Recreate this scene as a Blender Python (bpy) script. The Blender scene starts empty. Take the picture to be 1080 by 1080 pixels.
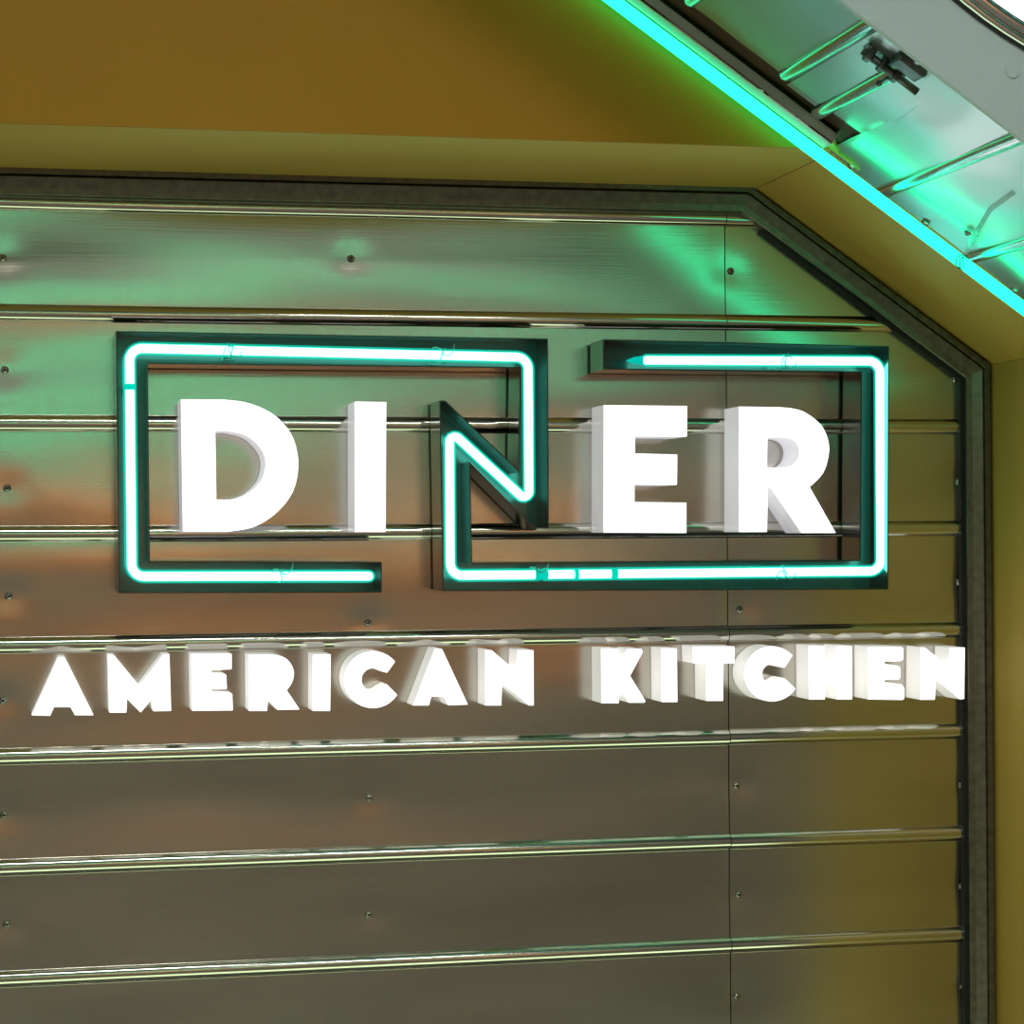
import bpy, bmesh, math, random
from mathutils import Vector, Matrix, noise
C = bpy.context.scene.collection
random.seed(5)

# ------------------------------------------------------------------ data (metres: x, z in the sign's plane)
BIG = [('D', [(0.266, 1.9907), (0.3418, 1.9908), (0.3485, 1.9902), (0.3582, 1.9893), (0.369, 1.9881), (0.3789, 1.9864), (0.3877, 1.9842), (0.3963, 1.9815), (0.4047, 1.9784), (0.4127, 1.9747), (0.4204, 1.9708), (0.4277, 1.9664), (0.4348, 1.9614), (0.4415, 1.9555), (0.448, 1.9488), (0.4544, 1.9415), (0.4602, 1.9332), (0.465, 1.9239), (0.4689, 1.9132), (0.4721, 1.9013), (0.4742, 1.8887), (0.4749, 1.8762), (0.4742, 1.8635), (0.4723, 1.8503), (0.469, 1.8374), (0.4644, 1.8255), (0.4581, 1.8145), (0.4504, 1.8041), (0.4417, 1.7946), (0.4327, 1.7861), (0.4235, 1.7788), (0.4138, 1.7724), (0.4037, 1.767), (0.3932, 1.7626), (0.3811, 1.7593), (0.3677, 1.757), (0.3556, 1.7555), (0.3472, 1.7544), (0.2684, 1.7549)], [(0.3267, 1.9347), (0.3482, 1.9345), (0.3532, 1.9336), (0.3605, 1.9323), (0.3684, 1.9307), (0.3752, 1.9288), (0.3805, 1.9267), (0.3852, 1.9244), (0.3896, 1.9215), (0.3941, 1.918), (0.3989, 1.9134), (0.4037, 1.908), (0.4082, 1.9022), (0.4116, 1.8964), (0.4139, 1.8908), (0.4153, 1.885), (0.416, 1.8791), (0.4159, 1.8728), (0.4149, 1.8661), (0.4132, 1.859), (0.4107, 1.8519), (0.4074, 1.8453), (0.403, 1.8392), (0.3976, 1.8334), (0.3917, 1.8281), (0.3858, 1.8237), (0.3795, 1.8201), (0.3729, 1.8174), (0.3665, 1.8152), (0.361, 1.8136), (0.3566, 1.8126), (0.3528, 1.8122), (0.3497, 1.8122), (0.3476, 1.8121), (0.3279, 1.8122)]), ('I', [(0.5774, 1.9886), (0.6351, 1.9881), (0.6327, 1.7522), (0.5763, 1.7526)], None), ('E', [(1.0423, 1.9848), (1.2024, 1.984), (1.2014, 1.9265), (1.1013, 1.9273), (1.1011, 1.8952), (1.1826, 1.8935), (1.1816, 1.8367), (1.0997, 1.8377), (1.0995, 1.805), (1.1996, 1.8037), (1.1992, 1.7468), (1.0403, 1.7487)], None), ('R', [(1.304, 1.9834), (1.3827, 1.9828), (1.3883, 1.9824), (1.3962, 1.9819), (1.4049, 1.9811), (1.4128, 1.9799), (1.4192, 1.9785), (1.4251, 1.9769), (1.431, 1.9746), (1.4373, 1.9713), (1.4447, 1.9667), (1.4527, 1.961), (1.4603, 1.9547), (1.4666, 1.9481), (1.4714, 1.941), (1.4751, 1.9334), (1.4779, 1.9256), (1.4799, 1.918), (1.4811, 1.911), (1.4814, 1.9042), (1.4809, 1.8973), (1.4797, 1.89), (1.478, 1.8821), (1.4756, 1.8737), (1.4724, 1.8653), (1.4683, 1.8576), (1.4621, 1.8501), (1.4544, 1.8428), (1.4471, 1.8364), (1.442, 1.832), (1.4933, 1.7449), (1.4257, 1.7453), (1.3595, 1.8391), (1.3567, 1.7476), (1.3021, 1.7479)], [(1.3591, 1.9251), (1.386, 1.926), (1.3895, 1.9258), (1.3946, 1.9254), (1.4, 1.9248), (1.4048, 1.9236), (1.4087, 1.9218), (1.4122, 1.9195), (1.4153, 1.9168), (1.4179, 1.9138), (1.4198, 1.9104), (1.4211, 1.9066), (1.4219, 1.9026), (1.4221, 1.8986), (1.4215, 1.8943), (1.4204, 1.8897), (1.4187, 1.8854), (1.4166, 1.8816), (1.4142, 1.8785), (1.4113, 1.8758), (1.408, 1.8735), (1.4044, 1.8718), (1.3997, 1.8705), (1.3942, 1.8698), (1.3891, 1.8694), (1.3856, 1.8691), (1.3577, 1.8691)])]
SMALL = [('A', [(0.0501, 1.5352), (0.0614, 1.535), (0.1113, 1.431), (0.0789, 1.4318), (0.0714, 1.4463), (0.0428, 1.447), (0.036, 1.4316), (0.0038, 1.4335)]), ('M', [(0.1368, 1.5375), (0.1471, 1.5373), (0.1919, 1.481), (0.2339, 1.5369), (0.2451, 1.5367), (0.2476, 1.4355), (0.216, 1.4356), (0.2144, 1.4579), (0.194, 1.4338), (0.1701, 1.4589), (0.1688, 1.4344), (0.139, 1.435)]), ('E', [(0.2836, 1.5367), (0.3558, 1.5354), (0.3557, 1.5077), (0.3193, 1.5067), (0.3193, 1.499), (0.346, 1.4978), (0.3469, 1.473), (0.3191, 1.4724), (0.3191, 1.4654), (0.3566, 1.4634), (0.3573, 1.4338), (0.285, 1.4347)]), ('R', [(0.3859, 1.5335), (0.4281, 1.5327), (0.4327, 1.5321), (0.4391, 1.531), (0.4452, 1.5294), (0.4502, 1.5271), (0.4548, 1.5242), (0.4589, 1.5202), (0.4626, 1.5148), (0.4658, 1.5083), (0.4677, 1.5017), (0.4677, 1.4953), (0.4665, 1.4887), (0.4645, 1.4827), (0.4613, 1.4769), (0.4573, 1.4716), (0.4544, 1.468), (0.4777, 1.4326), (0.4375, 1.433), (0.4208, 1.4522), (0.4187, 1.4314), (0.3863, 1.4322)]), ('I', [(0.5019, 1.5319), (0.5346, 1.5313), (0.533, 1.4287), (0.5013, 1.4295)]), ('C', [(0.6526, 1.5159), (0.646, 1.5228), (0.6384, 1.5284), (0.6298, 1.5325), (0.6207, 1.5351), (0.6112, 1.536), (0.6018, 1.5352), (0.5927, 1.5328), (0.5843, 1.5288), (0.5767, 1.5233), (0.5702, 1.5166), (0.5651, 1.5088), (0.5615, 1.5003), (0.5595, 1.4912), (0.5591, 1.4818), (0.5605, 1.4726), (0.5635, 1.4637), (0.5681, 1.4554), (0.574, 1.4481), (0.5812, 1.4419), (0.5894, 1.4371), (0.5982, 1.4338), (0.6076, 1.4321), (0.617, 1.4321), (0.6263, 1.4338), (0.6351, 1.4371), (0.6432, 1.4419), (0.6502, 1.4481), (0.656, 1.4554), (0.6376, 1.4747), (0.6262, 1.469), (0.6235, 1.4669), (0.6205, 1.4652), (0.6173, 1.464), (0.614, 1.4634), (0.6105, 1.4633), (0.6071, 1.4638), (0.6038, 1.4648), (0.6007, 1.4664), (0.5979, 1.4684), (0.5955, 1.4709), (0.5935, 1.4737), (0.592, 1.4768), (0.591, 1.4801), (0.5906, 1.4835), (0.5908, 1.4869), (0.5915, 1.4902), (0.5928, 1.4933), (0.5945, 1.4962), (0.5968, 1.4988), (0.5994, 1.501), (0.6024, 1.5027), (0.6056, 1.5039), (0.6089, 1.5045), (0.6124, 1.5046), (0.6158, 1.5041), (0.6191, 1.5031), (0.6222, 1.5015), (0.625, 1.4995), (0.6377, 1.4958)]), ('A', [(0.726, 1.538), (0.7394, 1.5377), (0.7873, 1.4345), (0.7505, 1.4341), (0.7422, 1.4502), (0.7189, 1.4507), (0.7146, 1.4346), (0.6851, 1.4352)]), ('N', [(0.8205, 1.5337), (0.8326, 1.5335), (0.8786, 1.4937), (0.8806, 1.5326), (0.9113, 1.5321), (0.9111, 1.4301), (0.9028, 1.4303), (0.8513, 1.473), (0.8499, 1.4315), (0.8198, 1.4322)]), ('K', [(1.0403, 1.5334), (1.0734, 1.5323), (1.0739, 1.4991), (1.0908, 1.5316), (1.1181, 1.5311), (1.12, 1.5247), (1.0955, 1.4814), (1.1249, 1.4337), (1.1228, 1.4304), (1.0932, 1.4311), (1.0745, 1.4567), (1.0732, 1.4306), (1.0403, 1.4314)]), ('I', [(1.1563, 1.5314), (1.1865, 1.5308), (1.1867, 1.4302), (1.1568, 1.4309)]), ('T', [(1.2174, 1.5337), (1.2992, 1.5323), (1.2989, 1.5009), (1.2773, 1.5004), (1.2758, 1.4304), (1.2437, 1.4311), (1.2429, 1.501), (1.2181, 1.5024)]), ('C', [(1.4143, 1.5137), (1.4072, 1.5201), (1.399, 1.5253), (1.3899, 1.529), (1.3804, 1.5312), (1.3706, 1.5317), (1.3609, 1.5305), (1.3517, 1.5277), (1.3431, 1.5234), (1.3354, 1.5177), (1.329, 1.5108), (1.324, 1.503), (1.3205, 1.4943), (1.3187, 1.4852), (1.3186, 1.4759), (1.3202, 1.4668), (1.3235, 1.458), (1.3284, 1.4499), (1.3347, 1.4427), (1.3422, 1.4367), (1.3507, 1.432), (1.3599, 1.4288), (1.3696, 1.4273), (1.3794, 1.4273), (1.3889, 1.4291), (1.398, 1.4324), (1.4063, 1.4372), (1.4136, 1.4434), (1.4196, 1.4507), (1.3978, 1.471), (1.387, 1.4658), (1.3845, 1.4639), (1.3817, 1.4623), (1.3786, 1.4613), (1.3755, 1.4607), (1.3722, 1.4606), (1.369, 1.4611), (1.3659, 1.462), (1.3629, 1.4634), (1.3603, 1.4653), (1.358, 1.4675), (1.3561, 1.4701), (1.3547, 1.4729), (1.3538, 1.4759), (1.3534, 1.479), (1.3536, 1.4821), (1.3543, 1.4851), (1.3555, 1.488), (1.3571, 1.4906), (1.3593, 1.4929), (1.3618, 1.4949), (1.3646, 1.4964), (1.3676, 1.4975), (1.3708, 1.4981), (1.374, 1.4982), (1.3773, 1.4977), (1.3804, 1.4968), (1.3833, 1.4954), (1.386, 1.4936), (1.3979, 1.4902)]), ('H', [(1.4468, 1.5313), (1.4785, 1.5308), (1.4786, 1.495), (1.5029, 1.4945), (1.5028, 1.5304), (1.5332, 1.5295), (1.5327, 1.4275), (1.5022, 1.4282), (1.5027, 1.4621), (1.4787, 1.4625), (1.478, 1.4287), (1.4467, 1.4294)]), ('E', [(1.5655, 1.5273), (1.6338, 1.5261), (1.6372, 1.5219), (1.637, 1.5018), (1.6314, 1.4986), (1.5992, 1.4983), (1.5992, 1.4916), (1.6271, 1.49), (1.6305, 1.4857), (1.6304, 1.4678), (1.6269, 1.4631), (1.5989, 1.463), (1.5989, 1.4561), (1.6331, 1.4543), (1.6387, 1.4473), (1.6385, 1.4272), (1.635, 1.4242), (1.5654, 1.4268)]), ('N', [(1.6734, 1.5242), (1.6811, 1.5241), (1.7304, 1.486), (1.7328, 1.5224), (1.7633, 1.5226), (1.761, 1.4234), (1.7536, 1.4226), (1.7029, 1.4631), (1.7008, 1.4231), (1.6715, 1.4237)])]
CHAN = [(0.1548, 1.6475), (0.1521, 2.1104), (0.9354, 2.1062), (0.9348, 1.7567), (0.9062, 1.7569), (0.7882, 1.8743), (0.7906, 1.6957), (1.5384, 1.6938), (1.5439, 2.0486), (1.0397, 2.0501), (1.0398, 2.1062), (1.6013, 2.0998), (1.5952, 1.6371), (0.7354, 1.6442), (0.7317, 1.9911), (0.7428, 1.991), (0.8776, 1.8648), (0.8815, 2.0511), (0.2081, 2.0525), (0.2101, 1.7038), (0.6242, 1.6983), (0.6238, 1.643)]
TUBE = [(0.6175, 1.6724), (0.179, 1.6764), (0.1769, 2.082), (0.9026, 2.0729), (0.9025, 1.8033), (0.7541, 1.9384), (0.7541, 1.672), (1.5893, 1.6718), (1.5908, 2.0724), (1.1292, 2.0697)]
CLIPS = [(0.3556, 2.0792), (0.7391, 2.0746), (1.4006, 2.0705), (0.916, 1.6747), (1.3936, 1.6725), (0.4417, 1.674)]
CIRC = (1.7598, 3.0900, 0.7057)
CAPP = (1.4251, 2.4291)


PITCH = .1992
BEADS = [1.7525 + PITCH*k for k in range(-8, 4)]

# ------------------------------------------------------------------ materials
def newmat(name):
    m = bpy.data.materials.new(name); m.use_nodes = True
    nt = m.node_tree; nt.nodes.clear()
    out = nt.nodes.new('ShaderNodeOutputMaterial')
    return m, nt, out
def N(nt, t, **kw):
    n = nt.nodes.new(t)
    for k, v in kw.items(): setattr(n, k, v)
    return n
def coords(nt, scale, kind='Object'):
    tc = N(nt, 'ShaderNodeTexCoord'); mp = N(nt, 'ShaderNodeMapping')
    mp.inputs['Scale'].default_value = scale
    nt.links.new(tc.outputs[kind], mp.inputs['Vector'])
    return mp.outputs['Vector']
def noise_tex(nt, vec, scale, detail=3, rough=.5):
    n = N(nt, 'ShaderNodeTexNoise'); n.inputs['Scale'].default_value = scale
    n.inputs['Detail'].default_value = detail; n.inputs['Roughness'].default_value = rough
    nt.links.new(vec, n.inputs['Vector']); return n.outputs['Fac']
def ramp(nt, fac, stops):
    r = N(nt, 'ShaderNodeValToRGB')
    el = r.color_ramp.elements
    while len(el) < len(stops): el.new(.5)
    for e, (p, c) in zip(el, stops): e.position = p; e.color = (*c, 1)
    nt.links.new(fac, r.inputs['Fac']); return r.outputs['Color']

def surf(name, c1, c2=None, metal=0, rough=.5, rvar=0, nscale=6, stretch=(1,1,1), bump=0, bscale=40, bstretch=(1,1,1), coat=0, aniso=0, spec=.5):
    m, nt, out = newmat(name)
    p = N(nt, 'ShaderNodeBsdfPrincipled')
    p.inputs['Metallic'].default_value = metal; p.inputs['Roughness'].default_value = rough
    v = coords(nt, stretch); f = noise_tex(nt, v, nscale, 4)
    nt.links.new(ramp(nt, f, [(.3, c1), (.7, c2 or c1)]), p.inputs['Base Color'])
    p.inputs['Specular IOR Level'].default_value = spec
    if rvar:
        mr = N(nt, 'ShaderNodeMapRange'); mr.inputs['To Min'].default_value = rough-rvar; mr.inputs['To Max'].default_value = rough+rvar
        nt.links.new(f, mr.inputs['Value']); nt.links.new(mr.outputs['Result'], p.inputs['Roughness'])
    if bump:
        b = N(nt, 'ShaderNodeBump'); b.inputs['Strength'].default_value = bump; b.inputs['Distance'].default_value = .002
        nt.links.new(noise_tex(nt, coords(nt, bstretch), bscale, 2), b.inputs['Height'])
        nt.links.new(b.outputs['Normal'], p.inputs['Normal'])
    if coat: p.inputs['Coat Weight'].default_value = coat; p.inputs['Coat Roughness'].default_value = .08
    if aniso:
        p.inputs['Anisotropic'].default_value = aniso
        tn = N(nt, 'ShaderNodeTangent', direction_type='UV_MAP'); tn.uv_map = 'UVMap'
        nt.links.new(tn.outputs['Tangent'], p.inputs['Tangent'])
    nt.links.new(p.outputs['BSDF'], out.inputs['Surface'])
    return m
def glow(name, col, strength):
    m, nt, out = newmat(name)
    e = N(nt, 'ShaderNodeEmission'); e.inputs['Strength'].default_value = strength
    # a very slight unevenness of the gas or the diffuser
    f = noise_tex(nt, coords(nt, (1,1,1)), 9, 1)
    nt.links.new(ramp(nt, f, [(.2, tuple(c*.94 for c in col)), (.8, col)]), e.inputs['Color'])
    nt.links.new(e.outputs['Emission'], out.inputs['Surface'])
    return m
def lit_acrylic(name, base, strength):
    m, nt, out = newmat(name)
    p = N(nt, 'ShaderNodeBsdfPrincipled'); p.inputs['Roughness'].default_value = .35
    f = noise_tex(nt, coords(nt, (1,1,1)), 14, 2)
    col = ramp(nt, f, [(.25, tuple(c*.93 for c in base)), (.75, base)])
    nt.links.new(col, p.inputs['Base Color']); nt.links.new(col, p.inputs['Emission Color'])
    p.inputs['Emission Strength'].default_value = strength
    nt.links.new(p.outputs['BSDF'], out.inputs['Surface']); return m
def sleeve(name, col, strength, fac):
    m, nt, out = newmat(name)
    e = N(nt, 'ShaderNodeEmission'); e.inputs['Color'].default_value = (*col, 1); e.inputs['Strength'].default_value = strength
    t = N(nt, 'ShaderNodeBsdfTransparent'); mx = N(nt, 'ShaderNodeMixShader'); mx.inputs['Fac'].default_value = fac
    nt.links.new(t.outputs[0], mx.inputs[1]); nt.links.new(e.outputs[0], mx.inputs[2]); nt.links.new(mx.outputs[0], out.inputs['Surface'])
    return m

STEEL = surf('brushed_stainless', (.50,.49,.44), (.60,.585,.53), metal=1, rough=.19, rvar=.03, nscale=3, stretch=(.6,1,3), bump=.04, bscale=30, bstretch=(.15,1,9), aniso=.45)
BEADM = surf('polished_bead', (.55,.54,.49), (.64,.62,.57), metal=1, rough=.12, nscale=3, stretch=(.4,1,2), aniso=0)
CANOPY = surf('canopy_stainless', (.54,.64,.62), (.62,.71,.69), metal=1, rough=.30, rvar=.06, nscale=4, bump=.05, bscale=20)  # slight teal in the base stands in for reflected neon
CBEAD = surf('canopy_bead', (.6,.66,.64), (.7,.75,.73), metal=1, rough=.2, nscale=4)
FRAME = surf('galvanised_frame', (.12,.115,.10), (.19,.18,.155), metal=.85, rough=.36, rvar=.08, nscale=60, bump=.2, bscale=300)
YELLOW = surf('yellow_paint', (.54,.36,.075), (.60,.40,.085), rough=.45, spec=.3, nscale=2, bump=.15, bscale=260)
BROWNP = surf('ochre_paint', (.42,.20,.013), (.47,.235,.017), rough=.55, spec=.2, nscale=1.5, bump=.15, bscale=260)
WOOD = surf('raw_dark_timber', (.035,.02,.01), (.09,.05,.025), rough=.85, nscale=8, stretch=(1,6,1), bump=.5, bscale=50)
BLACK = surf('black_void', (.006,.006,.006), (.012,.012,.012), rough=.7)
GAPDARK = surf('dark_gap_fill', (.004,.006,.006), (.01,.014,.014), rough=.5)
TINB = surf('black_channel_paint', (.004,.009,.008), (.006,.014,.013), rough=.2, nscale=5, coat=.3)
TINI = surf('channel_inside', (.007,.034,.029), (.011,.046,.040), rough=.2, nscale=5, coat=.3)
SCREWM = surf('screw_steel', (.35,.34,.32), (.5,.48,.45), metal=1, rough=.25, nscale=50)
DARKS = surf('screw_recess', (.01,.01,.01), (.02,.02,.02), rough=.5)
GREYP = surf('grey_powder_coat', (.62,.73,.78), (.64,.75,.80), rough=.55, nscale=3, bump=.1, bscale=400)
CHROME = surf('chrome', (.75,.75,.75), (.8,.8,.8), metal=1, rough=.06)
RACE = surf('raceway_metal', (.45,.50,.49), (.55,.60,.58), metal=.3, rough=.5, nscale=6)
BOLTM = surf('blackened_bolt', (.07,.08,.08), (.20,.22,.22), metal=.85, rough=.3, nscale=25, bump=.3, bscale=90)
WIRE = surf('tie_wire', (.05,.35,.28), (.08,.45,.36), metal=.2, rough=.3)
DWIRE = surf('dark_tie_wire', (.01,.05,.045), (.02,.09,.08), metal=.3, rough=.4)
CLEAR, _nt, _o = newmat('clear_plastic')
_g = N(_nt, 'ShaderNodeBsdfGlass'); _g.inputs['Roughness'].default_value = .08; _g.inputs['Color'].default_value = (.75,.9,.86,1)
_t = N(_nt, 'ShaderNodeBsdfTransparent'); _m = N(_nt, 'ShaderNodeMixShader'); _m.inputs[0].default_value = .35
_nt.links.new(_t.outputs[0], _m.inputs[1]); _nt.links.new(_g.outputs[0], _m.inputs[2]); _nt.links.new(_m.outputs[0], _o.inputs[0])
FLOORM = surf('dark_floor', (.16,.155,.14), (.21,.205,.185), rough=.35, nscale=2)
ROOMW = surf('added_timber_band', (.34,.15,.055), (.48,.23,.09), rough=.5, nscale=2, stretch=(2,2,.4))
ROOMD = surf('dull_olive_wall', (.36,.355,.32), (.42,.415,.375), rough=.6, nscale=2)
CEILM = surf('dull_ceiling', (.22,.23,.19), (.26,.27,.23), rough=.6, nscale=2)

TUBECORE = glow('neon_core', (.17,1,.78), 11)
TUBERIM = sleeve('neon_halo', (.0,.80,.55), 1.0, .40)  # faint glowing shell that draws the teal halo round the tube
TUBEDULL = glow('neon_dull', (.0,.62,.50), .9)
CTUBE = glow('turquoise_neon', (.014,1,.42), 3.8)
HIDT = glow('added_teal_glow', (.03,1,.75), 9)
HIDN = glow('added_green_glow', (.03,1,.46), 10)
FACEW = glow('lit_white_face', (1,.985,1), 1.9)
SIDEB = lit_acrylic('lit_return_large', (.70,.69,.72), .5)
SIDES = lit_acrylic('lit_return_small', (.86,.84,.82), .5)
DIFF = glow('round_light_diffuser', (1,.99,1), 2.2)
LAMPW = glow('ceiling_panel_light', (1,.86,.66), 9)

# ------------------------------------------------------------------ helpers
def obj(name, bm, mat, parent=None, smooth=False, recalc=True):
    if recalc: bmesh.ops.recalc_face_normals(bm, faces=bm.faces)
    me = bpy.data.meshes.new(name); bm.to_mesh(me); bm.free()
    if smooth:
        for p in me.polygons: p.use_smooth = True
    me.materials.append(mat)
    o = bpy.data.objects.new(name, me); C.objects.link(o)
    if parent: o.parent = parent; o.matrix_parent_inverse = Matrix.Translation(parent.location).inverted()
    return o
def tag(o, label=None, cat=None, group=None, kind=None):
    if label: o['label'] = label
    if cat: o['category'] = cat
    if group: o['group'] = group
    if kind: o['kind'] = kind
    return o
def empty(name, loc):
    o = bpy.data.objects.new(name, None); o.empty_display_size = .05; C.objects.link(o); o.location = loc; return o
def struct(name, bm, mat, smooth=False, recalc=True):
    o = obj(name, bm, mat, None, smooth, recalc); o['kind'] = 'structure'; return o
def box(bm, x0, x1, y0, y1, z0, z1, bev=0):
    r = bmesh.ops.create_cube(bm, size=1)
    vs = r['verts']
    bmesh.ops.scale(bm, vec=(x1-x0, y1-y0, z1-z0), verts=vs)
    bmesh.ops.translate(bm, vec=((x0+x1)/2, (y0+y1)/2, (z0+z1)/2), verts=vs)
    if bev:
        es = list({e for v in vs for e in v.link_edges})
        bmesh.ops.bevel(bm, geom=es, offset=bev, segments=2, affect='EDGES', profile=.5)
def obox(bm, o, ax, ay, az, a, b, c, bev=0):
    """box in a rotated frame: ranges a, b, c along unit axes ax, ay, az from o"""
    tmp = bmesh.new(); box(tmp, *a, *b, *c, bev)
    M = Matrix((ax, ay, az)).transposed().to_4x4(); M.translation = o
    bmesh.ops.transform(tmp, matrix=M, verts=tmp.verts)
    me = bpy.data.meshes.new('t'); tmp.to_mesh(me); tmp.free(); bm.from_mesh(me); bpy.data.meshes.remove(me)
def quad(bm, pts):
    bm.faces.new([bm.verts.new(p) for p in pts])
def tube(bm, pts, r, seg=12, cap=True, radii=None):
    pts = [Vector(p) for p in pts]; rings = []
    t0 = (pts[1]-pts[0]).normalized()
    up = Vector((0,1,0)) if abs(t0.y) < .9 else Vector((1,0,0))
    n = t0.cross(up).normalized()
    for i, p in enumerate(pts):
        a = pts[max(i-1,0)]; b = pts[min(i+1,len(pts)-1)]
        t = (b-a).normalized()
        n = (n - t*n.dot(t)).normalized(); m = t.cross(n)
        rr = radii[i] if radii else r
        rings.append([bm.verts.new(p + n*math.cos(2*math.pi*k/seg)*rr + m*math.sin(2*math.pi*k/seg)*rr) for k in range(seg)])
    for a, b in zip(rings, rings[1:]):
        for k in range(seg): bm.faces.new((a[k], a[(k+1)%seg], b[(k+1)%seg], b[k]))
    if cap: bm.faces.new(rings[0][::-1]); bm.faces.new(rings[-1])
def cap_tube(bm, pts, r, seg=14):
    """tube with rounded ends"""
    pts = [Vector(p) for p in pts]
    d0 = (pts[0]-pts[1]).normalized(); d1 = (pts[-1]-pts[-2]).normalized()
    P = [pts[0]+d0*r*.95, pts[0]+d0*r*.75, pts[0]+d0*r*.4]+pts+[pts[-1]+d1*r*.4, pts[-1]+d1*r*.75, pts[-1]+d1*r*.95]
    R = [r*.3, r*.66, r*.92]+[r]*len(pts)+[r*.92, r*.66, r*.3]
    tube(bm, P, r, seg, True, R)
def rounded(path, rad, n=7):
    P = [Vector(p) for p in path]; out = [P[0]]
    for i in range(1, len(P)-1):
        a, b, c = P[i-1], P[i], P[i+1]
        u = (a-b).normalized(); v = (c-b).normalized()
        ang = u.angle(v); rr = rad[i] if isinstance(rad, list) else rad
        d = rr/math.tan(ang/2); s = b+u*d; e = b+v*d
        cen = b+(u+v).normalized()*(rr/math.sin(ang/2))
        for k in range(n+1):
            w = (s-cen).lerp(e-cen, k/n).normalized()*rr
            out.append(cen+w)
    out.append(P[-1]); return out
def offset_poly(P, d):
    """inset (d>0) a closed polygon by d, mitred"""
    A = sum(P[i][0]*P[(i+1)%len(P)][1]-P[(i+1)%len(P)][0]*P[i][1] for i in range(len(P)))
    s = 1 if A > 0 else -1; out = []
    for i in range(len(P)):
        a, b, c = Vector(P[i-1]), Vector(P[i]), Vector(P[(i+1)%len(P)])
        u = (b-a).normalized(); v = (c-b).normalized()
        n1 = Vector((-u.y, u.x))*s; n2 = Vector((-v.y, v.x))*s
        m = (n1+n2); k = 1+n1.dot(n2)
        out.append(tuple(b + m*(d/max(k, .25))))
    return out
from mathutils.geometry import tessellate_polygon
def fill(bm, loops, y):
    V = [[Vector((x, z, 0)) for x, z in l] for l in loops]
    vs = [bm.verts.new((p.x, y, p.y)) for l in V for p in l]
    for t in tessellate_polygon(V):
        try: bm.faces.new([vs[i] for i in t])
        except ValueError: pass
    return vs
def prism(bm, loops, y0, y1):
    a = fill(bm, loops, y0); b = fill(bm, loops, y1); k = 0
    for l in loops:
        n = len(l)
        for i in range(n):
            j = (i+1) % n
            bm.faces.new((a[k+i], a[k+j], b[k+j], b[k+i]))
        k += n
def ringwall(bm, loop, d, y0, y1):
    """a thin wall that follows a closed outline"""
    ins = offset_poly(loop, d); n = len(loop)
    for A in (loop, ins):
        f = [bm.verts.new((x, y0, z)) for x, z in A]; g = [bm.verts.new((x, y1, z)) for x, z in A]
        for i in range(n): bm.faces.new((f[i], f[(i+1)%n], g[(i+1)%n], g[i]))
        if A is loop: fo, go = f, g
    for i in range(n):
        j = (i+1)%n
        bm.faces.new((fo[i], fo[j], f[j], f[i])); bm.faces.new((go[i], go[j], g[j], g[i]))

# ------------------------------------------------------------------ back wall: riveted stainless courses between rounded beads
SCREWS = [(x, z, 1) for x, z in [(-.0427,2.2489),(-.0402,2.048),(-.037,1.8353),(-.0354,1.6414),(-.0462,1.4548),(-.0454,1.2495),(-.0413,1.0543),
          (.5866,2.2594),(.6145,1.5841),(.616,1.2592),(.6129,1.0436),(1.3233,2.2499),(1.3354,1.5988),(1.327,1.2605),(1.3301,1.0513),(1.3238,.8573),
          (1.7814,2.0455),(1.7875,1.8441),(1.7885,1.6465),(1.7885,1.4472),(1.7885,1.2481),(1.7885,1.0491),(1.7885,.854)]]
def wave(x, z):
    # long oil-can ripples of thin sheet, different in each course
    k = math.floor((z-BEADS[0])/PITCH)
    a = noise.noise(Vector((x*1.1, k*7.3, z*3.1)))*.0042
    b = noise.noise(Vector((x*2.9+40, k*3.7, z*7.5)))*.0013
    t = ((z-BEADS[0])/PITCH) % 1
    env = math.sin(math.pi*t)**.8 if 0 < t < 1 else 0
    amp = (1.0+.5*max(0, min(1, (.6-x)/.6))) if x < 1.31 else .55
    y = (a+b)*amp*(.35+.65*env)
    y += -.0016*env*math.sin(x*2.3+k*1.9)
    for sx, sz, s in SCREWS:
        d2 = (x-sx)**2*.6+(z-sz)**2
        if d2 < .01: y += .0018*math.exp(-d2/.0007)*s
    return y
def axis_vals(a, b, step):
    n = max(2, round((b-a)/step)); return [a+(b-a)*i/n for i in range(n+1)]
def sheet(x0, x1, step):
    bm = bmesh.new(); uvl = bm.loops.layers.uv.new('UVMap')
    xs = axis_vals(x0, x1, step)
    for k in range(len(BEADS)):
        z0 = BEADS[k]; z1 = BEADS[k+1] if k+1 < len(BEADS) else 2.42
        zs = axis_vals(z0, z1, .011)
        G = [[bm.verts.new((x, wave(x, min(z, z1-1e-5)), z)) for x in xs] for z in zs]
        for i in range(len(zs)-1):
            for j in range(len(xs)-1):
                f = bm.faces.new((G[i][j], G[i][j+1], G[i+1][j+1], G[i+1][j]))
                for l in f.loops: l[uvl].uv = (l.vert.co.x, l.vert.co.z)
    return bm
bm = sheet(-1.3, 1.3105, .0125)
me2 = bpy.data.meshes.new('t'); b2 = sheet(1.3125, 1.797, .0125); b2.to_mesh(me2); b2.free(); bm.from_mesh(me2)
b2 = sheet(-3.0, -1.302, .05); b2.to_mesh(me2); b2.free(); bm.from_mesh(me2)
wall = struct('wall_back', bm, STEEL, smooth=True, recalc=False)
wall['label'] = 'stainless steel wall of wavy horizontal sheets divided by rounded beads'
bm = bmesh.new(); box(bm, -3.1, 1.86, .012, .12, 0, 2.5); obj('backing', bm, BLACK, wall)
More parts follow.
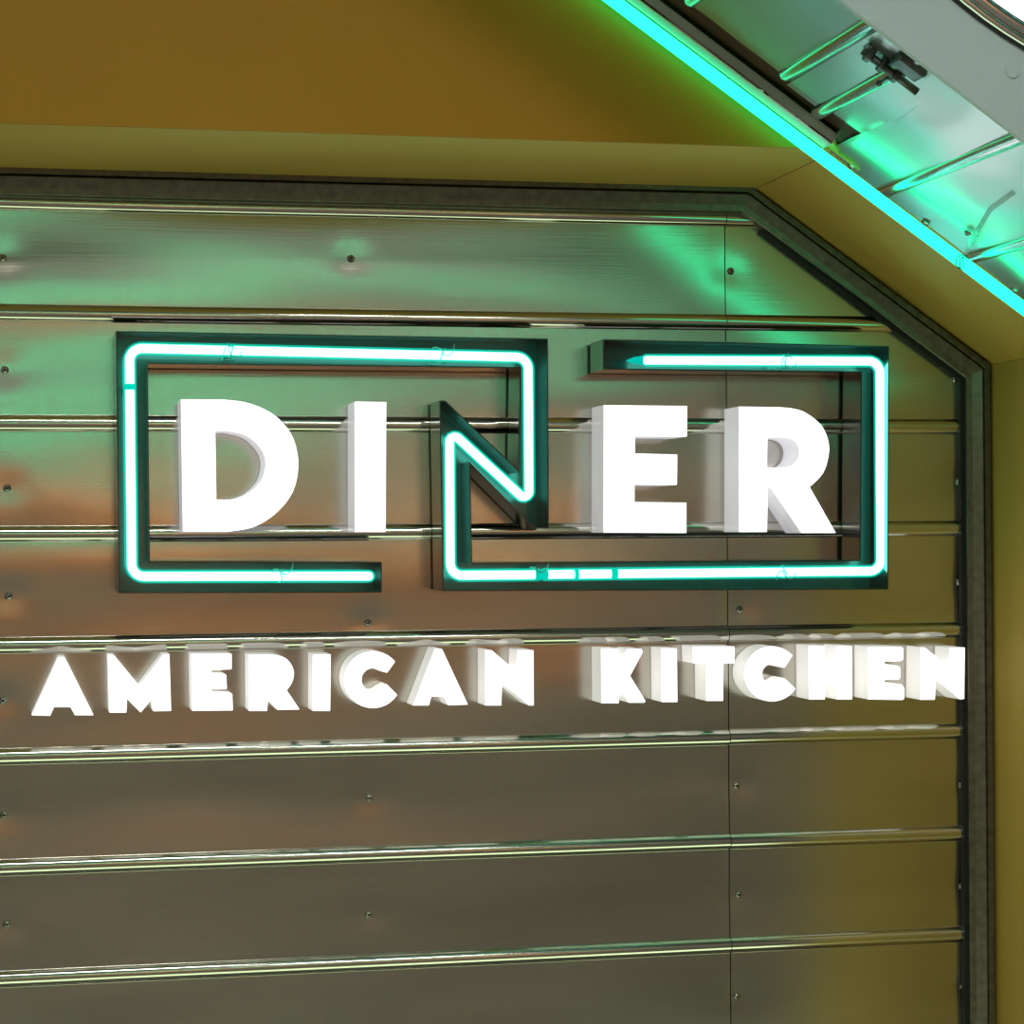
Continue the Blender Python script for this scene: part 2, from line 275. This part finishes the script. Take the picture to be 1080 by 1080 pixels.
def bead(x0, x1, z, k):
    bm = bmesh.new(); xs = axis_vals(x0, x1, .03); n = 12; G = []
    for x in xs:
        w = .0012*noise.noise(Vector((x*1.7, k*5.1, 3)))
        row = []
        for i in range(n+1):
            a = math.pi*i/n
            row.append(bm.verts.new((x, .004-.0155*math.sin(a)**.8, z+w-.0158*math.cos(a))))
        G.append(row)
    for i in range(len(xs)-1):
        for j in range(n): bm.faces.new((G[i][j], G[i+1][j], G[i+1][j+1], G[i][j+1]))
    return obj('bead', bm, BEADM, wall, smooth=True, recalc=False)
for k, z in enumerate(BEADS):
    bead(-3.0, 1.3108, z, k); bead(1.3124, 1.795, z, k+30)
def screw(x, y, z, r=.0075, parent=None, nrm=Vector((0,-1,0))):
    bm = bmesh.new()
    prof = [(r*1.15, 0), (r*1.12, .0012), (r*.9, .0032), (r*.55, .0046), (r*.36, .0048), (r*.3, .0030), (.0004, .0022)]
    rot = nrm.to_track_quat('Z', 'Y').to_matrix()
    base = Vector((x, y, z)); rings = []
    for rr, h in prof:
        rings.append([bm.verts.new(base + rot @ Vector((rr*math.cos(2*math.pi*k/16), rr*math.sin(2*math.pi*k/16), h))) for k in range(16)])
    for a, b in zip(rings, rings[1:]):
        for k in range(16): bm.faces.new((a[k], a[(k+1)%16], b[(k+1)%16], b[k]))
    bm.faces.new(rings[-1]); bm.faces.new(rings[0][::-1])
    s = obj('screw', bm, SCREWM, parent, smooth=True)
    bm = bmesh.new()
    for q in (0, math.pi/2):
        ax = rot @ Vector((math.cos(q+.4), math.sin(q+.4), 0)); ay = rot @ Vector((-math.sin(q+.4), math.cos(q+.4), 0)); az = rot @ Vector((0,0,1))
        obox(bm, base, ax, ay, az, (-r*.5, r*.5), (-r*.12, r*.12), (.003, .0053))
    ob = obj('screw_slot', bm, DARKS, s)
    return s
for x, z, _ in SCREWS: screw(x, wave(x, z)-.0004, z, .0062, wall)

# ------------------------------------------------------------------ metal frame around the recessed wall
inner = [(-3.0, 2.3545), (1.3376, 2.3608), (1.792, 2.0468), (1.7905, .02)]
def off_line(P, d):
    out = []
    for i, p in enumerate(P):
        p = Vector(p); n = []
        if i > 0: u = (p-Vector(P[i-1])).normalized(); n.append(Vector((-u.y, u.x)))
        if i < len(P)-1: u = (Vector(P[i+1])-p).normalized(); n.append(Vector((-u.y, u.x)))
        if len(n) == 1: out.append(p+n[0]*d)
        else: out.append(p+(n[0]+n[1])*(d/(1+n[0].dot(n[1]))))
    return out
prof = [(0,-.0005),(0,-.028),(.0015,-.0295),(.012,-.031),(.0305,-.0375),(.0325,-.0372),(.0335,-.033),(.0350,-.028),(.0360,-.0335),(.0375,-.035),(.0475,-.0350),(.049,-.034),(.049,-.0005)]
lines = [off_line(inner, d) for d, _ in prof]
trims = []
for s in range(3):
    bm = bmesh.new()
    A = [bm.verts.new((lines[i][s].x, prof[i][1], lines[i][s].y)) for i in range(len(prof))]
    B = [bm.verts.new((lines[i][s+1].x, prof[i][1], lines[i][s+1].y)) for i in range(len(prof))]
    n = len(prof)
    for i in range(n): bm.faces.new((A[i], A[(i+1)%n], B[(i+1)%n], B[i]))
    bm.faces.new(A); bm.faces.new(B[::-1])
    o = struct('trim_%d' % (s+1), bm, FRAME); trims.append(o)
    trims[-1]['label'] = ['dull metal frame strip along the top of the steel wall','dull metal frame strip sloping down across the wall corner','dull upright metal frame strip at the right of the wall'][s]
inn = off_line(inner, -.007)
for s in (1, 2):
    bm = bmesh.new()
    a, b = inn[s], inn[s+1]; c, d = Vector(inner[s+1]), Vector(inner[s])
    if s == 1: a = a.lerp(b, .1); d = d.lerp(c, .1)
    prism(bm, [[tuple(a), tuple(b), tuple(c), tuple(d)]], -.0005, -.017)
    obj('gap_strip', bm, GAPDARK, trims[s])  # black strip stands in for the shadow gap beside the frame

# ------------------------------------------------------------------ painted recess and bulkhead
cv = Vector((.82385, 0, -.56681)); nv = Vector((-.56681, 0, -.82385)); P0 = Vector((1.3664, 0, 2.4046)); yv = Vector((0,1,0))
YF = -.475; YBAND = -1.03
bm = bmesh.new(); box(bm, -3.0, 1.3664, YF+.0082, .0, 2.4065, 2.45); o = struct('wall_recess_top', bm, YELLOW)
bm = bmesh.new(); obox(bm, P0, cv, yv, nv, (-.0, .5845), (YF+.006, 0), (-.05, -.0005)); struct('wall_recess_slope', bm, YELLOW)
bm = bmesh.new(); box(bm, 1.8475, 1.95, YBAND, 0, 0, 2.0733); struct('wall_right', bm, YELLOW)
# ochre face of the bulkhead above the recess, cut by the sloping ceiling
def chz(x): return 2.4046-.688*(x-1.3664)
bm = bmesh.new(); prism(bm, [[(-3.0, 2.4065), (1.3636, 2.4065), (-.05, chz(-.05)), (-.05, 3.4), (-3.0, 3.4)]], YF, YF+.008)
struct('wall_front', bm, BROWNP)

# ------------------------------------------------------------------ sloping stainless ceiling
def canw(s, y):
    return .0075*noise.noise(Vector((s*4.5, y*3.2, 11)))+.0020*noise.noise(Vector((s*11, y*8, 2)))
def canopy_sheet(s0, s1):
    bm = bmesh.new(); uvl = bm.loops.layers.uv.new('UVMap')
    ss = axis_vals(s0, -.0135, .012)+axis_vals(-.012, s1, .012); ys = axis_vals(0, 1, .025)
    def yy(s, t): return YBAND+.0005+t*((-.618 if s < -.013 else -.452)-YBAND-.0005)
    G = [[bm.verts.new(P0+cv*s+nv*(.006+canw(s, yy(s, t)))+yv*yy(s, t)) for s in ss] for t in ys]
    for i in range(len(ys)-1):
        for j in range(len(ss)-1):
            f = bm.faces.new((G[i][j], G[i+1][j], G[i+1][j+1], G[i][j+1]))
            for l in f.loops: l[uvl].uv = (0, 0)
    return bm
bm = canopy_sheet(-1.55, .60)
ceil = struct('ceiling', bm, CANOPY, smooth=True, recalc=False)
ceil['label'] = 'sloping stainless ceiling glowing green beside the turquoise tube'
bm = bmesh.new(); obox(bm, P0, cv, yv, nv, (-1.6, .62), (YBAND+.005, YF+.004), (-.06, -.001)); obj('timber_backing', bm, WOOD, ceil)
def rib(s, y0, y1, w=.013, h=.0125):
    bm = bmesh.new(); n = 10; G = []
    ys = [y1, y1-.004, y1-.010, y1-.02]+[y0]; sc = [.15, .62, .9, 1, 1]
    for y, q in zip(ys, sc):
        G.append([bm.verts.new(P0+cv*(s-w*q*math.cos(math.pi*i/n))+nv*(.004+h*q*math.sin(math.pi*i/n)**.8)+yv*y) for i in range(n+1)])
    for a, b in zip(G, G[1:]):
        for j in range(n): bm.faces.new((a[j], b[j], b[j+1], a[j+1]))
    bm.faces.new(G[0])
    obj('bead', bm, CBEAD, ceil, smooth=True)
for s, y1 in ((-.175,-.61), (-.085,-.56), (.110,-.44), (.3055,-.452), (.50,-.452), (-.374,-.618), (-.573,-.618), (-.772,-.618)): rib(s, YBAND+.001, y1)
# lap strip between the two upper beads
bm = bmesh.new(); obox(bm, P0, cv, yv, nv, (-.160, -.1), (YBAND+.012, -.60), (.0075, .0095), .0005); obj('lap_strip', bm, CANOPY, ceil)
for s, y in ((.0351,-.4685), (.202,-.4635), (.4042,-.462)):
    p = P0+cv*s+nv*.0065+yv*y; screw(p.x, p.y, p.z, .0065, ceil, nv)
# broken plaster edge where the yellow paint runs past the corner
bm = bmesh.new()
rnd = random.Random(3)
ptsa = [(-.075+.01*k, -.478-.055*math.sin(math.pi*min(1, k/7.5))*(.7+.5*rnd.random())) for k in range(9)]
low = [(.05,-.4725), (-.078,-.4725)]
loop = [P0+cv*s+nv*.0075+yv*y for s, y in ptsa+[(.03,-.487),(.05,-.476)]+low]
bot = [p-nv*.006 for p in loop]
va = [bm.verts.new(p) for p in loop]; vb = [bm.verts.new(p) for p in bot]; n = len(va)
bm.faces.new(va); bm.faces.new(vb[::-1])
for i in range(n): bm.faces.new((va[i], va[(i+1)%n], vb[(i+1)%n], vb[i]))
obj('ragged_paint_edge', bm, YELLOW, ceil)

# ------------------------------------------------------------------ grey arch band with round chrome-rimmed light
cx_, cz_, cr_ = CIRC
circ = [(cx_+cr_*math.cos(2*math.pi*k/96), cz_+cr_*math.sin(2*math.pi*k/96)) for k in range(96)]
def bandz(x): return chz(x)-.026
bm = bmesh.new()
outer = [(.02, bandz(.02)), (1.8475, bandz(1.8475)), (1.8475, 0), (4.0, 0), (4.0, 4.1), (.02, 4.1)]
prism(bm, [outer, circ], YBAND-.012, YBAND)
b = struct('trim_4', bm, GREYP); b['label'] = 'smooth grey band closing the end of the stainless ceiling'
p = CAPP
bm = bmesh.new(); prism(bm, [[(p[0]+.0115*math.cos(2*math.pi*k/28), p[1]+.0115*math.sin(2*math.pi*k/28)) for k in range(28)]], YBAND-.0155, YBAND-.011)
obj('cover_cap', bm, GREYP, b)
rl = empty('round_ceiling_light', (cx_, YBAND, cz_))
tag(rl, 'glowing white round light with chrome rim cut by the upper right corner', 'light')
def torus(R, r, y, mat, name):
    bm = bmesh.new(); n = 120; m = 14
    V = [[bm.verts.new((cx_+(R+r*math.cos(b*2*math.pi/m))*math.cos(a*2*math.pi/n), y+r*math.sin(b*2*math.pi/m), cz_+(R+r*math.cos(b*2*math.pi/m))*math.sin(a*2*math.pi/n))) for b in range(m)] for a in range(n)]
    for a in range(n):
        for b_ in range(m): bm.faces.new((V[a][b_], V[(a+1)%n][b_], V[(a+1)%n][(b_+1)%m], V[a][(b_+1)%m]))
    return obj(name, bm, mat, rl, smooth=True)
bm = bmesh.new(); ringwall(bm, circ, .004, YBAND-.018, YBAND-.004); obj('dark_gap_ring', bm, GAPDARK, rl)  # black ring drawn in place of the dark gap round the rim
torus(cr_-.010, .0075, YBAND-.018, CHROME, 'outer_rim')
torus(cr_-.0265, .0115, YBAND-.016, CHROME, 'inner_rim')
bm = bmesh.new(); prism(bm, [[(cx_+(cr_-.036)*math.cos(2*math.pi*k/64), cz_+(cr_-.036)*math.sin(2*math.pi*k/64)) for k in range(64)]], YBAND-.006, YBAND+.01)
obj('diffuser', bm, DIFF, rl)

# ------------------------------------------------------------------ turquoise tube on the corner, its raceway, holder and the slide bolt
t = empty('corner_neon_tube', P0+nv*.037+yv*-.5)
tag(t, 'long straight turquoise neon tube running diagonally under the stainless ceiling', 'neon tube')
bm = bmesh.new(); a = P0+nv*.037+yv*-.5
low_ = a+cv*.555
cap_tube(bm, [a+cv*-1.0, a+cv*-.5, a, a+cv*.3]+[low_], .0108, 16); obj('tube', bm, CTUBE, t, smooth=True)
# holder: clear strap with fixing foot and tie wire
bm = bmesh.new()
u1 = P0+cv*.292+yv*-.475+nv*.018; u2 = P0+cv*.2577+yv*-.566+nv*.010; u3 = P0+cv*.2164+yv*-.7108+nv*.012; u4 = P0+cv*.200+yv*-.83+nv*.010
pts = rounded([u1, u2.lerp(u1,.3), u3, u4], .03, 4)
for w in (0,):
    ww = cv*.0042
    L_ = [bm.verts.new(q+ww+nv*.001) for q in pts]; R_ = [bm.verts.new(q-ww+nv*.001) for q in pts]
    L2 = [bm.verts.new(q+ww-nv*.001) for q in pts]; R2 = [bm.verts.new(q-ww-nv*.001) for q in pts]
    for i in range(len(pts)-1):
        bm.faces.new((L_[i], L_[i+1], R_[i+1], R_[i])); bm.faces.new((L2[i], R2[i], R2[i+1], L2[i+1]))
        bm.faces.new((L_[i], L2[i], L2[i+1], L_[i+1])); bm.faces.new((R_[i], R_[i+1], R2[i+1], R2[i]))
obj('strap', bm, CLEAR, t)
bm = bmesh.new(); q = P0+cv*.252+yv*-.562; obox(bm, q, cv, yv, nv, (-.016, .012), (-.014, .016), (.008, .0105), .001); obj('holder_foot', bm, CLEAR, t)
q = P0+cv*.248+nv*.0108+yv*-.562; s_ = screw(q.x, q.y, q.z, .0058, t, nv)
bm = bmesh.new(); cc = a+cv*.282
tube(bm, [cc+cv*(.006*math.sin(k*.9))+nv*.0122*math.cos(k*math.pi/8)+yv*.0122*math.sin(k*math.pi/8) for k in range(18)], .0010, 5)
tube(bm, [cc+nv*.012-yv*.004, cc+nv*.014-yv*.008+cv*.008, cc+nv*.006-yv*.013+cv*.004, cc-nv*.004-yv*.013-cv*.004, cc-nv*.010-yv*.010+cv*.006], .0010, 5)
tube(bm, [cc-nv*.012-yv*.006+cv*.002, cc-nv*.004-yv*.0125-cv*.010, cc+nv*.006-yv*.0125-cv*.012, cc+nv*.013-yv*.006-cv*.004], .0010, 5)
obj('tie_wire', bm, DWIRE, t)

r = empty('tube_raceway', P0+cv*-.02+yv*-.55)
tag(r, 'green lit metal raceway channel above the upper part of the diagonal tube', 'raceway')
bm = bmesh.new()
obox(bm, P0, cv, yv, nv, (-1.5, -.034), (-.556, -.513), (.008, .028), .0012)
obj('channel', bm, RACE, r)
bm = bmesh.new(); obox(bm, P0, cv, yv, nv, (-1.5, -.034), (-.5575, -.5545), (.0255, .0295), .0005); obj('lip', bm, CHROME, r)
bm = bmesh.new(); obox(bm, P0, cv, yv, nv, (-.0345, -.032), (-.557, -.512), (.0005, .029), .0008); obj('end_cap', bm, RACE, r)

l = empty('slide_bolt', P0+cv*-.1+yv*-.96)
tag(l, 'blackened metal slide bolt mounted on the stainless ceiling near the grey band', 'latch')
LY = -.945
o_ = P0+yv*LY+nv*.0
bm = bmesh.new(); obox(bm, o_, cv, yv, nv, (-.150, -.072), (-.012, .018), (.0085, .0115), .0008); obj('base_plate', bm, BOLTM, l)
bm = bmesh.new()
tube(bm, [o_+cv*s+nv*.022+yv*.002 for s in (-.150, -.10, -.045)], .0062, 12); obj('bolt_rod', bm, BOLTM, l, smooth=True)
for s in (-.138, -.112, -.086):
    bm = bmesh.new(); obox(bm, o_, cv, yv, nv, (s-.006, s+.006), (-.009, .013), (.0105, .031), .003); obj('strap_guide', bm, BOLTM, l)
bm = bmesh.new(); tube(bm, [o_+cv*-.090+nv*.024+yv*.004, o_+cv*-.092+nv*.026+yv*.020, o_+cv*-.094+nv*.032+yv*.036], .003, 10)
bmesh.ops.create_uvsphere(bm, u_segments=12, v_segments=8, radius=.0052, matrix=Matrix.Translation(o_+cv*-.094+nv*.033+yv*.039)); obj('bolt_handle', bm, BOLTM, l, smooth=True)
bm = bmesh.new(); obox(bm, o_, cv, yv, nv, (-.112, -.060), (-.060, -.016), (.0085, .022), .005); obj('cover_plate', bm, BOLTM, l)
for s, y in ((-.143,-.004), (-.077,-.004)):
    q = o_+cv*s+nv*.0115+yv*y; screw(q.x, q.y, q.z, .004, l, nv)

# ------------------------------------------------------------------ the neon frame of the sign
f = empty('neon_frame_sign', (.86, -.03, 1.88))
tag(f, 'black channel sign bent round the large letters and lined with glowing green neon tube', 'neon sign')
bm = bmesh.new(); prism(bm, [offset_poly(CHAN, .0015)], -.016, -.020); obj('channel_back', bm, TINI, f)
bm = bmesh.new(); ringwall(bm, CHAN, .0022, -.110, -.014); obj('channel_side', bm, TINB, f)
TY = -.088
path = [(x, TY, z) for x, z in TUBE]
def seg(i, j, r): return rounded(path[i:j+1], r)
# breaks where the photo shows a dull ring: split the bottom tube
b0 = Vector(path[6]); b1 = Vector(path[7])
br = [b0.lerp(b1, k) for k in (.195, .213, .281, .286, .366, .375)]
def run(pts):
    bm = bmesh.new(); cap_tube(bm, pts, .0080, 16); o = obj('neon_tube', bm, TUBECORE, f, smooth=True)
    bm = bmesh.new(); cap_tube(bm, pts, .0120, 16); obj('tube_halo', bm, TUBERIM, o, smooth=True)
pa = [Vector(p) for p in path]; pa[0].x -= .014
split = pa[1].lerp(pa[2], .822); split2 = pa[1].lerp(pa[2], .838)
run(rounded([pa[0], pa[1], split], .022))
run(rounded([split2, pa[2], pa[3], pa[4]+Vector((0,0,.0)), pa[5], pa[6], br[0]], [0, .022, .022, .010, .010, .022, 0]))
run([br[1], br[2]]); run([br[3], br[4]])
run(rounded([br[5], pa[7], pa[8], pa[9]], .022))
for a_, b_ in ((split, split2), (br[0], br[1]), (br[2], br[3]), (br[4], br[5])):
    bm = bmesh.new(); tube(bm, [a_.lerp(b_, -.3), a_.lerp(b_, 1.3)], .0094, 14); obj('tube_joint', bm, TUBEDULL, f, smooth=True)
bm = bmesh.new(); tube(bm, [pa[9]+Vector((-.006,.0,0)), pa[9]+Vector((-.022,.006,.0)), pa[9]+Vector((-.036,.012,.0))], .007, 12, True, [.0085, .0065, .0008])
obj('tube_tip', bm, TUBEDULL, f, smooth=True)
for i, (x, z) in enumerate(CLIPS):
    base = Vector((x, -.019, z))
    bm = bmesh.new()
    box(bm, x-.012, x+.012, -.026, -.0202, z-.013, z+.013, .001)
    tube(bm, [(x, -.022, z), (x, -.070, z)], .0045, 10)
    for sg in (-1, 1):
        box(bm, x-.009, x+.009, -.094, -.072, z+sg*.0135-.001, z+sg*.0135+.001, .0004)
    box(bm, x-.009, x+.009, -.0755, -.072, z-.0135, z+.0135, .0004)
    st = obj('tube_stand', bm, CLEAR, f)
    bm = bmesh.new(); q = Vector((x, TY, z)); rr = .0118
    tube(bm, [q+Vector((.003*math.sin(k*.5+i), -rr*math.sin(k*math.pi/9), rr*math.cos(k*math.pi/9))) for k in range(19)], .0010, 5)
    rn = random.Random(i)
    for e in range(2):
        q2 = q+Vector((rn.uniform(-.004,.004), -.0125, rn.uniform(-.004,.004)))
        tube(bm, [q2+Vector((.007*math.cos(.9*k+e*2)*(1-.08*k)+(.003*k if e else -.003*k), -.0007*k, .007*math.sin(.9*k+e*2)+(.0025*k if i%2 else -.001*k))) for k in range(7)], .0009, 5)
    obj('tie_wire', bm, WIRE, st)

# ------------------------------------------------------------------ the letters
def letter(ch, outer, inner_, y0, y1, face, side, label, group):
    xs = [p[0] for p in outer]; zs = [p[1] for p in outer]
    e = empty('sign_letter', ((min(xs)+max(xs))/2, y1, min(zs)))
    tag(e, label, 'letter', group)
    loops = [outer]+([inner_] if inner_ else [])
    fl = [offset_poly(outer, .0004)]+([offset_poly(inner_, -.0004)] if inner_ else [])
    bm = bmesh.new(); prism(bm, fl, y0, y0+.004); obj('face', bm, face, e)
    bm = bmesh.new(); prism(bm, loops, y0+.0035, y1); obj('side_shell', bm, side, e)
    return e
names = {'D': 'D between the neon frame\'s left side and the I', 'I': 'I just left of the neon frame\'s N diagonal',
         'E': 'E just right of the neon frame\'s N diagonal', 'R': 'R beside the neon frame\'s right end'}
for ch, o_, i_ in BIG:
    letter(ch, o_, i_, -.105, -.0125, FACEW, SIDEB, 'large glowing white letter '+names[ch], 'large lit letters inside the neon frame')
what = ['A, leftmost of the lower row', 'M beside the leftmost A', 'E between the M and the R', 'R between the E and the I', 'I between the R and the first C',
        'C of the first lower word, left of an A', 'A between the first C and the first N', 'N ending the first word of the lower row', 'K starting the second word of the lower row',
        'I between the K and the T', 'T between the I and the second C', 'C of the second lower word, left of the H', 'H between the second C and the last E',
        'E between the H and the last N', 'N, rightmost of the lower row']
for (ch, o_), w in zip(SMALL, what):
    letter(ch, o_, None, -.080, -.0065, FACEW, SIDES, 'small glowing white letter '+w, 'small lit letters of the lower row')

def ADDEDLIGHTS():
    # unseen timber band opposite, added to bring orange into the steel's reflections
    bm = bmesh.new(); box(bm, -2.2, 3.2, -7.10, -7.04, 1.22, 1.72); struct('trim_5', bm, ROOMW)
    for i, (x, y, col, e, sx, sy) in enumerate([(-1.2,-5.2,(1,.93,.82),46,.9,.35), (1.6,-5.6,(1,.94,.86),46,.9,.35), (.3,-3.2,(1,.95,.90),27,.9,.35)]):  # unseen lamps added to light the room and its reflections
        l = bpy.data.lights.new('room_fill', 'AREA'); l.shape = 'RECTANGLE'; l.size = sx; l.size_y = sy; l.energy = e; l.color = col
        o = bpy.data.objects.new('room_fill', l); C.objects.link(o); o.location = (x, y, 4.05)
    for x in (-1.1, .6, 2.3):   # unseen warm lamps added to brighten the timber band
        l = bpy.data.lights.new('band_fill', 'AREA'); l.shape = 'RECTANGLE'; l.size = .35; l.size_y = .08; l.energy = 9; l.color = (1,.55,.22)
        o = bpy.data.objects.new('band_fill', l); C.objects.link(o); o.location = (x, -6.75, 1.95); o.rotation_euler = (math.radians(-30), 0, 0)
    def hn(p, q, label, r=.012, m=HIDN):
        bm = bmesh.new(); cap_tube(bm, [p, tuple((a+b)/2 for a, b in zip(p, q)), q], r, 12)
        o = obj('neon_tube', bm, m, None, smooth=True); tag(o, label, 'neon tube')
    hn((-2.5,-7.085,2.95), (3.2,-7.085,2.95), 'added green tube high on the unseen opposite wall')  # unseen tubes added for green reflections in the steel
    hn((-2.5,-7.085,2.55), (1.2,-7.085,2.55), 'added green tube lower on the unseen opposite wall')
    hn((-2.6,-2.6,4.086), (3.6,-2.6,4.086), 'added teal tube across the unseen high room ceiling', .012, HIDT)  # unseen tube added for a cyan line in the chrome rim
    # unseen area light added to brighten the recess soffit from below
    l = bpy.data.lights.new('recess_fill', 'AREA'); l.shape = 'RECTANGLE'; l.size = 3.2; l.size_y = .8; l.energy = 15; l.color = (.78,1,.56)
    o = bpy.data.objects.new('recess_fill', l); C.objects.link(o); o.location = (.6, -1.2, .12); o.rotation_euler = (math.radians(180), 0, 0)
    w = bpy.data.worlds.new('World'); bpy.context.scene.world = w; w.use_nodes = True
    w.node_tree.nodes['Background'].inputs[0].default_value = (.5,.55,.45,1); w.node_tree.nodes['Background'].inputs[1].default_value = .02

# ------------------------------------------------------------------ the rest of the room (seen only as reflections)
bm = bmesh.new(); box(bm, -3.1, 4.1, -7.1, .1, -.1, 0); struct('floor', bm, FLOORM)
bm = bmesh.new(); box(bm, -3.1, 4.1, -7.2, -7.1, 0, 4.2); struct('wall_opposite', bm, ROOMD)
bm = bmesh.new(); box(bm, -3.2, -3.1, -7.1, .1, 0, 4.2); struct('wall_left', bm, ROOMD)
bm = bmesh.new(); box(bm, 4.0, 4.1, -7.1, YBAND-.012, 0, 4.2); struct('wall_side', bm, ROOMD)
bm = bmesh.new(); box(bm, -3.1, 4.1, -7.1, YF, 4.1, 4.2); struct('ceiling_upper', bm, CEILM)

ADDEDLIGHTS()

# ------------------------------------------------------------------ camera
cam = bpy.data.cameras.new('camera'); co = bpy.data.objects.new('camera', cam); C.objects.link(co)
cam.sensor_width = 36; cam.lens = 78.8168; cam.clip_start = .05
ex = Vector((0.97750024,-0.21083022,-0.00662556)); ey = Vector((-0.00454859,0.01033481,-0.99993625)); ez = Vector((0.21088525,0.97746806,0.0091433))
# rows: camera right, down, forward expressed in world axes
M = Matrix((ex, -ey, -ez)).transposed().to_4x4(); M.translation = (0, -4.1216, 1.75)
co.matrix_world = M
bpy.context.scene.camera = co
vs = bpy.context.scene.view_settings
vs.view_transform = 'Standard'; vs.look = 'None'; vs.gamma = 1; vs.use_curve_mapping = False; vs.exposure = 0
